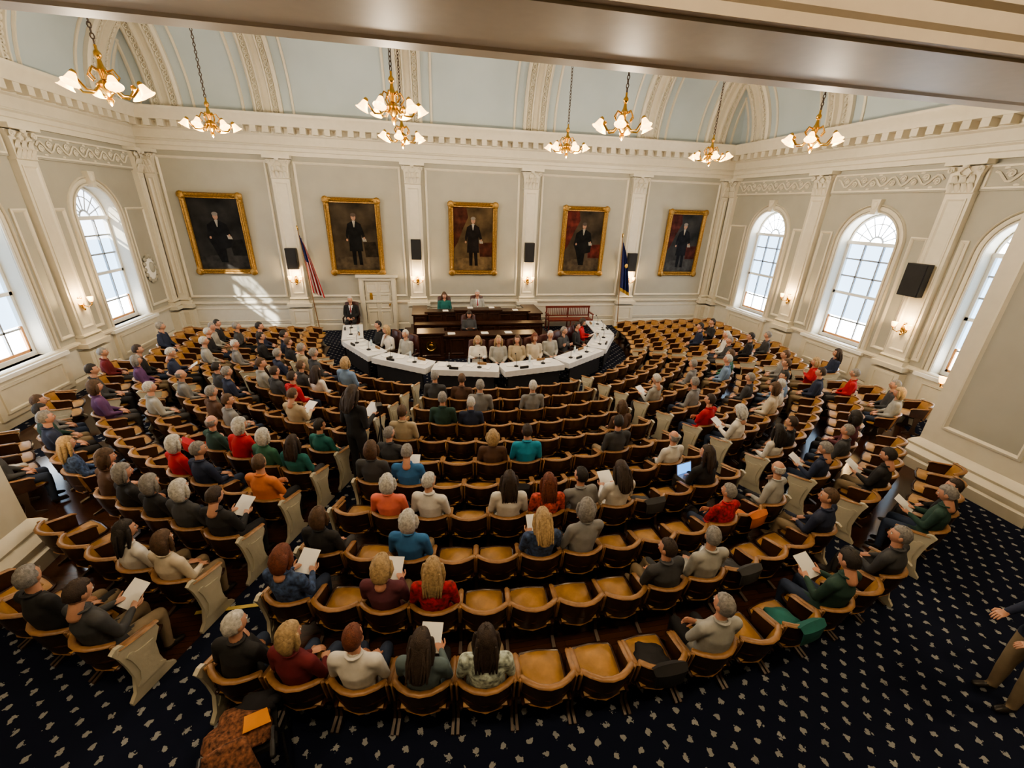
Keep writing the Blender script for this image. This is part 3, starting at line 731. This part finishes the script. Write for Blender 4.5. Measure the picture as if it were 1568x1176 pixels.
POSES={
 'lap':(seated(),0,0,False),
 'look':(seated(wrL=(-.04,.42,.67),wrR=(.14,.38,.67),shL=(-.185,.17,.995),shR=(.185,.13,1.0)),-.45,-.05,False),
 'read':(seated(wrL=(-.12,.42,.80),wrR=(.12,.42,.80),elL=(-.23,.22,.76),elR=(.23,.22,.76),pnL=(0,0,1),pnR=(0,0,1),curl=.4,flip=-1),0,-.35,True),
 'cross':(seated(wrL=(.09,.33,.86),wrR=(-.09,.35,.82),elL=(-.25,.22,.80),elR=(.25,.22,.78),pnL=(0,-1,0),pnR=(0,-1,0),fat=1.12),.25,0,False),
 'chin':(seated(wrR=(.07,.30,1.0),elR=(.24,.30,.72),pnR=(-.5,-.5,0),chest=(.03,.19,.90),neck=(.04,.20,1.07),shL=(-.15,.18,.99),shR=(.215,.19,1.0)),-.3,-.1,False),
 'lean':(seated(chest=(-.05,.15,.89),neck=(-.08,.15,1.06),shL=(-.26,.15,.97),shR=(.11,.16,1.02),elL=(-.28,.22,.73),elR=(.2,.22,.76),knR=(.06,.62,.57),anR=(-.06,.68,.22),toR=(-.1,.80,.2),fat=1.1),.5,0,False),
}
PM={}
def get_seated(pose,hair,suit=False):
    k=(pose,hair,suit)
    if k not in PM:
        J,yw,pt,pp=POSES[pose]; PM[k]=person_mesh('seated_%s_%s'%(pose,hair),J,hair,yw,pt,pp,suit,key=pose)
    return PM[k]
HC={'W':(.44,.43,.40),'G':(.20,.19,.18),'K':(.018,.014,.012),'B':(.08,.045,.025),'R':(.13,.04,.022),'Y':(.34,.24,.13),'D':(.035,.022,.016)}
TC={'black':(.014,.014,.016),'dkred':(.12,.012,.018),'white':(.56,.54,.5),'gteal':(.10,.14,.15),'lgreen':(.42,.48,.42),'grey':(.19,.19,.19),'lgrey':(.30,.30,.28),'dgrey':(.045,.047,.052),
 'bluep':(.04,.07,.15),'maroon':(.10,.028,.04),'plaid':(.30,.015,.02),'blue':(.03,.13,.30),'coral':(.66,.17,.12),'redp':(.45,.08,.06),'navy':(.016,.024,.055),'brown':(.08,.042,.026),
 'teal':(.01,.22,.34),'beige':(.36,.30,.21),'dgreen':(.018,.05,.04),'green':(.03,.11,.07),'red':(.38,.014,.02),'orange':(.52,.17,.06),'lblue':(.15,.23,.36),'cream':(.48,.42,.33),'purple':(.10,.045,.13),'tealg':(.015,.11,.10)}
def shirtmat(c):
    pat=c in('bluep','plaid','redp','lgreen')
    return mat('cloth_'+c,TC[c],.85,var=.75 if pat else .18,scale=22 if pat else 5,bump=.25,bscale=18)
PANTS=[mat('denim',(.025,.04,.08),.85,var=.2),mat('trousers_black',(.015,.015,.018),.85),mat('trousers_khaki',(.22,.17,.11),.85),mat('trousers_grey',(.06,.06,.065),.85)]
def dress(o,hc,tc,pants=None,sk=None):
    ms=o.data.materials
    ov={SHIRT0.name:shirtmat(tc),PANT0.name:pants or random.choice(PANTS),HAIR0.name:mat('hair_'+hc,HC[hc],.6,var=.35,scale=40,bump=.6,bscale=120),SKIN.name:sk or random.choice((SKIN,SKIN2))}
    for i,s in enumerate(o.material_slots):
        nm=ms[i].name if ms[i] else ''
        if nm in ov: s.link='OBJECT'; s.material=ov[nm]
HS={'s':'short','b':'bald','o':'bob','l':'long'}
AUD="""a-17 W s black chin;a-14 Y o dkred look;a-11 R s white lap;a-9.5 D l gteal read;a-7 D l lgreen lap;a5 G s lgrey cross;b-17 R o bluep read;b-12 Y o maroon read;b-9 Y l plaid lap;b6 G s lgrey look;
b3.5 D s dgrey lean;a12 K s dgreen read;c-17 B o black lap;c-11 W o blue lap;c-3 Y l bluep read;c0 G o grey chin;a17 G s dgrey lean;b17 B s navy lean;d-14 W o coral lap;d-11 W s white look;d-5 D l white lap;d-1 R l redp lap;
e-17 B o dgrey lap;e-13 G s blue read;f-7 Y o brown lap;f-4 D s teal lap;f-16 G s dgrey look;g-16 B s beige lap;h-13 G s dgreen lap;h-9 W s navy lap;i-8 G s grey lap;i4 W s grey lap;
j-14 G s dgrey lap;j-11 B s brown lap;d5 D l white read;d2 K s grey lean;c11 G s plaid cross;c16 W b lgrey chin;
a-25 D s dgrey read;a-28 G s black lean;b-27 K l white look;b-25 B o cream lap;c-25 D s black read;c-27 W o dgrey lap;c-31 G o black lap;c-33 G o black look;c-36 B o brown chin;c-40 Y l bluep lap;
b-42 G o dgrey lap;c-55 B s grey lap;c-48 G s navy lap;c-51 K s dgreen look;d-53 B o purple lap;d-57 K s dgrey lap;d-68 G s dkred lap;e-48 W s lgrey lap;d-33 W o red lap;d-30 G s navy look;
e-32 W o red chin;e-35 G b dgreen cross;e-28 W o green lap;e-25 D l tealg lap;d-25 B s orange cross;f-26 K s tealg look;g-32 B s beige read;h-39 D s red lap;g-49 G s navy lap;g-55 K s dgrey lean;
f-56 G b grey lap;h-50 B s lgrey look;h-44 D s dgrey lap;i-54 G s navy cross;i-64 K s black lap;h-64 W s grey look;g-85 K s black lap;e-81 G s navy lean;g-69 W s lgrey lap;i-42 B s dgrey lap;
i-38 D l white lap;j-36 Y o lblue lap;h26 W s lgrey read;g13 B o brown lap;g29 G s grey chin;f23 D s red cross;e22 W o white read;e15 G b white lap;f11 K s dgrey look;d15 D l black lean;
d24 K l white look;c24 G s navy read;d29 D s black lap;c30 G s dgrey lap;e49 B s dgrey lap;e41 K s lblue lean;d55 Y o red cross;c52 G s red look;d48 D s navy lap;f62 K s black lap;
g61 G s dgrey lean;e53 B s grey lap;e38 W s white look;e34 B o cream lap;b26 K s black read;a28 D s black lean;a24 G s dgreen read;b45 Y o lgrey lap;b47 G s dgrey lap;c33 K o maroon look;
g-74 W s black lap;h-77 G s dgrey cross;i-74 K s navy lap;g-80 G s lgrey look;j-62 B s black lap;j-52 G s beige lap;f-63 W s navy read;f-44 G s brown lap;e-66 D s black lap;e-62 G o purple lap;
f-40 B s grey look;j-57 K s navy lap;j-46 G s dgrey lap;g64 W s white lap;h68 K s navy lap;e68 G s dgrey look;g48 B s green lap;c60 D l navy lap;h38 G s grey lap;g44 W s lblue lap;g74 K s black cross;f40 G s dgrey lap"""
for tok in AUD.replace('\n','').split(';'):
    sa,hc,hs,tc,ps_=tok.split(); i=ord(sa[0])-97; a=float(sa[1:])
    c=[s for s in seats[i] if not s[1]]; s=min(c,key=lambda q:abs(q[0]-a)); s[1]=True
    t=math.radians(s[0]); R=RAD[i]-.01
    o=inst(get_seated(ps_,HS[hs]),'seated_woman' if hs in 'ol' else 'seated_man',(CX+R*math.sin(t),CY-R*math.cos(t),.006),t+random.uniform(-.07,.07),None,random.uniform(.94,1.03))
    dress(o,hc,tc)
    if sa=='d15':
        b=MB(); b.box(-.16,.16,-.11,.11,0,.015,mat('laptop_shell',(.3,.3,.32),.35,.6)); b.box(-.16,.16,.10,.115,.01,.22,MC['laptop_shell'],RX(-.25)); b.add([(-.15,.098,.02),(.15,.098,.02),(.15,.098,.21),(-.15,.098,.21)],[(0,1,2,3)],em('laptop_screen',(.10,.35,.9),1.2),RX(-.25))
        lp=V((CX+R*math.sin(t),CY-R*math.cos(t),0))+RZ(t)@V((0,.46,.62)); b.obj('laptop',tuple(lp),t,smooth=False)

def standing(**k):
    J=dict(pelvis=(0,0,.95),belly=(0,.01,1.08),chest=(0,.0,1.27),neck=(0,-.01,1.46),shL=(-.185,0,1.39),shR=(.185,0,1.39),elL=(-.24,-.02,1.11),elR=(.24,-.02,1.11),
      wrL=(-.2,.14,.95),wrR=(.2,.14,.95),hipL=(-.09,0,.92),hipR=(.09,0,.92),knL=(-.11,.02,.5),knR=(.11,.02,.5),anL=(-.11,0,.1),anR=(.12,0,.1),toL=(-.13,.15,.045),toR=(.14,.15,.045))
    J.update(k); return J
me=person_mesh('stand_a',standing(wrL=(-.12,.30,1.12),wrR=(.10,.32,1.14),pnL=(0,0,1),pnR=(0,0,1),flip=-1),'long',0,-.3,True,False,True)
o=inst(me,'standing_woman_in_black',(-1.32,6.8,0),math.radians(-35),None,1.07); dress(o,'D','black',PANTS[1],SKIN)
me=person_mesh('stand_b',standing(elR=(.27,-.02,1.1),wrR=(.2,.2,1.05),wrL=(-.16,.22,1.02)),'short',0,-.1,False,False,True)
o=inst(me,'standing_man_in_khakis',(5.78,1.8,0),math.radians(70)); dress(o,'B','navy',PANTS[2],SKIN)
b=MB()
b.loft([(0,0,.5),(0,0,1.25)],[.014,.014],BLACK,6); 
for k in range(3):
    a=k*2.094; b.loft([(0,0,.95),(.3*math.cos(a),.3*math.sin(a),.01)],[.014,.012],BLACK,6)
b.box(-.05,.05,-.08,.08,1.25,1.36,BLACK); b.loft([(0,.08,1.3),(0,.15,1.3)],[.035,.035],BLACK,10)
b.obj('camera_tripod',(-.95,7.15,0),.3)

# ---------------------------------------------------------------- dais
b=MB()
b.box(-.7,4.3,14.75,16.8,0,.28,DWOOD); b.box(-.95,4.55,14.6,16.8,0,.14,DWOOD)
def panelled(b,x0,x1,y0,y1,z0,z1,n,M=None):
    b.box(x0,x1,y0,y1,z0,z1-.05,DWOOD,M); b.box(x0-.05,x1+.05,y0-.06,y1+.04,z1-.05,z1,DWOOD,M); b.box(x0-.03,x1+.03,y0-.04,y0+.02,z0,z0+.1,DWOOD,M)
    for i in range(n):
        a=x0+(x1-x0)*i/n+.06; c=x0+(x1-x0)*(i+1)/n-.06
        b.rectframe(a,c,z0+.14,z1-.12,[(0,y0),(0,y0-.025),(.03,y0-.03),(.05,y0-.005)],DWOOD,M)
panelled(b,-.1,3.7,15.35,15.75,.28,1.1,6)
panelled(b,.95,2.6,15.15,15.5,.28,1.2,3)
panelled(b,-.55,-.1,15.2,16.6,.28,1.05,1); panelled(b,3.7,4.15,15.2,16.6,.28,1.05,1)
panelled(b,-.45,4.05,14.55,14.85,.0,.85,8)
panelled(b,.0,3.5,13.35,13.85,0,.78,6)
panelled(b,-.35,.42,13.2,13.75,0,.92,1)
for x,z in ((.6,1.1),(1.5,1.2),(2.3,1.2),(3.2,1.1)): b.box(x-.1,x+.1,15.35,15.6,z,z+.012,PAPER)
for x in (.7,1.8,2.6): b.box(x-.12,x+.12,13.45,13.7,.78,.79,PAPER)
b.obj('speakers_rostrum',smooth=False)
b=MB(); b.lathe([(0,.012),(.12,.012),(.14,.03),(.17,.03),(.18,0)],BRASS,20,T(.03,13.14,.5)@RX(math.pi/2)); b.ball((.03,13.12,.5),(.08,.02,.08),BRASS,8,6); b.obj('state_seal_medallion')
def exec_chair():
    b=MB(); m=mat('oxblood_leather',(.05,.012,.01),.35,var=.2)
    b.loft([(0,-.22,.45),(0,-.27,.75),(0,-.3,1.15)],[(.25,.05),(.27,.06),(.24,.05)],m,12,(1,0,0))
    b.loft([(0,-.22,.45),(0,.22,.45)],[(.26,.06),(.26,.06)],m,10,(1,0,0))
    for s in (-1,1): b.loft([(s*.27,-.2,.68),(s*.28,.18,.66),(s*.27,.2,.48)],[.03,.03,.025],DWOOD,6)
    b.loft([(0,0,.1),(0,0,.42)],[.03,.04],BLACK,8)
    for k in range(5): a=k*1.2566; b.loft([(0,0,.1),(.27*math.cos(a),.27*math.sin(a),.05)],[.025,.02],BLACK,6); b.ball((.27*math.cos(a),.27*math.sin(a),.03),.03,BLACK,6,5)
    return b.mesh('executive_chair')
ec=exec_chair()
def sit(x,y,z,face,pose,hc,hs,tc,suit=False,chair=True,name=None,sc=1):
    R=RZ(face)@V((0,-.2,0))
    o=inst(get_seated(pose,HS[hs],suit),name or ('seated_woman' if hs in 'ol' else 'seated_man'),(x+R.x,y+R.y,z),face,None,sc); dress(o,hc,tc)
    if chair: inst(ec,'executive_chair',(x,y,z),face)
P_=math.pi
sit(1.85,16.15,.28,P_,'lap','W','s','lgrey',True,sc=1.05); sit(.6,16.1,.28,P_,'lap','B','o','tealg'); 
sit(1.35,14.25,0,P_,'read','D','o','dgrey')
for x,y,p,hc,hs,tc in ((1.3,11.25,'read','Y','l','white'),(1.88,11.2,'lap','Y','l','lgrey'),(2.42,11.22,'look','B','l','beige'),(2.96,11.35,'lap','R','o','cream'),(3.5,11.6,'lap','W','s','lgrey')):
    sit(x,y,0,P_+(x-1.79)*.12,p,hc,hs,tc)
for x,y,p,hc,hs,tc in ((4.05,12.0,'cross','G','s','dgrey'),(4.65,12.5,'lap','K','s','black'),(5.0,13.0,'read','D','o','red'),(-.7,12.0,'lap','W','s','lgrey'),(-1.2,12.5,'chin','Y','o','white'),(-1.55,13.05,'lap','K','s','black')):
    an=math.atan2(x-CX,CY-y); sit(x,y,0,an+P_,p,hc,hs,tc)
sit(-2.85,16.5,0,P_,'lap','W','s','black',True,True,'seated_man_in_suit',1.05)
def table():
    b=MB(); b.box(-.87,.87,-.32,.32,.715,.75,CLOTH)
    n=30
    for ln in ((-.88,-.33,.88,-.33),(.88,-.33,.88,.33),(-.88,-.33,-.88,.33)):
        vs=[];fs=[]
        for i in range(n+1):
            s=i/n; x=ln[0]+(ln[2]-ln[0])*s; y=ln[1]+(ln[3]-ln[1])*s; w=.008*math.sin(i*1.9)
            vs+=[(x,y,.752),(x+(w if ln[0]==ln[2] else 0),y+(w if ln[0]!=ln[2] else 0),.60)]
        for i in range(n): fs.append((2*i,2*i+1,2*i+3,2*i+2))
        b.add(vs,fs,CLOTH)
    for x in (-.75,.75):
        for y in (-.25,.25): b.loft([(x,y,0),(x,y,.71)],[.016,.016],BLACK,6)
        b.loft([(x,-.25,.2),(x,.25,.2)],[.012,.012],BLACK,6)
    b.box(-.75,.75,-.28,-.26,.12,.7,mat('black_modesty_skirt',(.015,.015,.02),.9))
    return b.mesh('folding_table')
tm=table()
def mic():
    b=MB(); b.lathe([(0,0),(.06,0),(.06,.02),(.01,.03)],BLACK,10); b.loft([(0,0,.02),(0,.0,.2),(0,.06,.3)],[.006,.006,.006],BLACK,5); b.ball((0,.08,.33),(.02,.03,.02),BLACK,7,5); return b.mesh('desk_microphone')
mm=mic()
RT=4.3
for k in range(-4,4):
    a=(k+.5)*.41
    if abs(a)>1.5: continue
    x=CX+RT*math.sin(a); y=CY-RT*math.cos(a)
    inst(tm,'folding_table',(x,y,0),a)
    R=RZ(a)
    b=MB()
    for q in range(4):
        px_=-.6+q*.38+random.uniform(-.05,.05); py=random.uniform(-.1,.12); ang=random.uniform(-.5,.5)
        b.box(-.1,.1,-.13,.13,0,.008,PAPER,T(px_,py,.755)@RZ(ang))
    b.box(-.12,.12,-.02,.02,0,.06,BLACK,T(-.3,-.24,.755)); b.box(-.12,.12,-.02,.02,0,.06,mat('brown_folder',(.25,.14,.06),.6),T(.4,.2,.755))
    b.lathe([(0,0),(.03,0),(.033,.14),(.015,.18),(.015,.2),(0,.2)],mat('water_bottle_plastic',(.45,.55,.62),.2),8,T(.05,.18,.755))
    b.obj('papers_and_nameplates',(x,y,0),a,smooth=False)
    for dx in (-.45,.35):
        p=R@V((dx,-.05,0)); inst(mm,'desk_microphone',(x+p.x,y+p.y,.755),a)
b=MB(); RW=mat('red_mahogany',(.16,.03,.02),.35,var=.2)
b.box(-.95,.95,-.25,.25,.40,.45,RW); b.box(-.97,.97,.22,.27,.85,.93,RW); b.box(-.97,.97,.23,.26,.5,.55,RW)
for i in range(24): x=-.9+i*1.8/23; b.loft([(x,.25,.5),(x,.25,.88)],[.012,.012],RW,6,cap=False)
for x in (-.93,0,.93):
    for y in (-.22,.24): b.loft([(x,y,0),(x,y,.42 if y<0 else .9)],[.028,.025],RW,8,cap=False)
for x in (-.95,.95): b.box(x-.03,x+.03,-.26,.27,.64,.68,RW); b.loft([(x,-.22,.42),(x,-.22,.65)],[.02,.02],RW,6,cap=False)
b.obj('slatted_settee',(5.75,16.6,0))

# wheeled walker with coat
b=MB(); AL=mat('walker_frame',(.05,.05,.055),.35,.6)
for s in (-1,1):
    b.loft([(s*.25,-.25,.08),(s*.25,-.1,.5),(s*.24,-.28,.86),(s*.24,-.42,.88)],[.014]*4,AL,8); b.loft([(s*.25,.28,.08),(s*.25,-.1,.5)],[.014,.014],AL,8)
    b.loft([(s*.24,-.40,.885),(s*.24,-.50,.88)],[.02,.02],BLACK,8)
    for y in (-.25,.28):
        b.loft([(s*.25,y+.08*math.cos(t*.785),.09+.08*math.sin(t*.785)) for t in range(8)],[.016]*8,BLACK,6,(1,0,0),False,None,True)
        for q in range(3): b.loft([(s*.25,y+.08*math.cos(q*1.047),.09+.08*math.sin(q*1.047)),(s*.25,y-.08*math.cos(q*1.047),.09-.08*math.sin(q*1.047))],[.005,.005],AL,4)
b.box(-.22,.22,-.2,.14,.48,.53,BLACK)
LEO=mat('patterned_coat',(.16,.07,.04),.95,var=.85,scale=35)
def lump(d,p): k=1+.10*math.sin(d.x*5+d.y*4)+.06*math.sin(d.y*9+d.z*6+d.x*3); return V((p.x*k,p.y*k,p.z*k))
b.ball((-.04,-.02,.60),(.25,.22,.10),LEO,28,16,None,lump)
b.loft([(-.1,-.28,.86),(-.08,-.36,.72),(-.06,-.38,.45),(-.05,-.36,.3)],[(.16,.03),(.18,.05),(.19,.04),(.16,.02)],LEO,18,(1,0,0))
DK=mat('dark_jacket',(.015,.015,.02),.9,bump=.3,bscale=15)
b.loft([(.14,.12,.62),(.2,.22,.5),(.2,.26,.3)],[(.12,.05),(.14,.05),(.10,.03)],DK,16,(1,0,0))
b.ball((.08,.14,.62),(.16,.12,.07),DK,20,12,None,lump)
b.prism([(-.10,0),(.10,0),(.08,.11),(-.08,.11)],-.04,.04,mat('orange_bag',(.65,.25,.03),.6),T(.1,-.12,.70)@RX(-1.0)@RZ(.2)); b.box(-.2,.2,-.03,.0,0,.22,mat('magenta_bag',(.35,.02,.14),.6),T(0.05,-.42,.2))
b.obj('rollator_walker_with_coat',(-1.66,2.52,0),.3)
b=MB(); b.box(-2.95,-2.15,4.28,4.33,.012,.016,mat('yellow_tape',(.55,.42,.13),.6)); b.obj('floor_tape_strip',smooth=False)
def coat(i,a,c):
    free=[q for q in seats[i] if not q[1]]
    t=math.radians(min(free,key=lambda q:abs(q[0]-a))[0]); R=RAD[i]
    b=MB(); m=shirtmat(c)
    b.ball((0,.3,.5),(.18,.18,.07),m,24,12,None,lump); b.loft([(.0,-.01,.56),(0,-.012,.74),(0,.03,.775),(0,.08,.73),(0,.17,.54)],[(.15,.015),(.17,.025),(.18,.03),(.17,.025),(.14,.03)],m,18,(1,0,0))
    b.obj('draped_coat',(CX+R*math.sin(t),CY-R*math.cos(t),0),t)
for i,a,c in ((1,9,'dgrey'),(0,2,'black'),(2,18,'orange'),(0,10,'tealg'),(4,-4,'black'),(4,-29,'red'),(1,-42,'white'),(3,8,'dgrey')):
    coat(i,a,c)

# ---------------------------------------------------------------- light
w=bpy.data.worlds.new('world'); bpy.context.scene.world=w; w.use_nodes=True
bg=w.node_tree.nodes['Background']; bg.inputs['Color'].default_value=(.80,.88,1,1); bg.inputs['Strength'].default_value=3
s=bpy.data.lights.new('sun','SUN'); s.energy=10; s.angle=.02; s.color=(1,.95,.85); so=bpy.data.objects.new('sun',s); SC.objects.link(so)
so.rotation_euler=V((3.0,2.75,-2.8)).to_track_quat('-Z','Y').to_euler(); so.location=(-20,0,20)
gb=MB(); gb.lathe([(0,-.12),(.1,-.1),(.15,-.03),(.16,0),(0,0)],GLOW2,14); gm=gb.mesh('gallery_fill_lamp')
for x in (-6,-1,4,9.5):  # unseen lamps behind the camera, added to warm the beam and fill the foreground
    o=inst(gm,'gallery_fill_lamp',(x,.5,8.58)); l=bpy.data.lights.new('gallery_fill_light','POINT'); l.energy=230; l.color=(1,.79,.54); l.shadow_soft_size=.15
    lo=bpy.data.objects.new('gallery_fill_light',l); SC.objects.link(lo); lo.parent=o; lo.location=(0,0,-.35)
vs=bpy.context.scene.view_settings
vs.view_transform='AgX'; vs.look='AgX - Medium High Contrast'; vs.exposure=.72
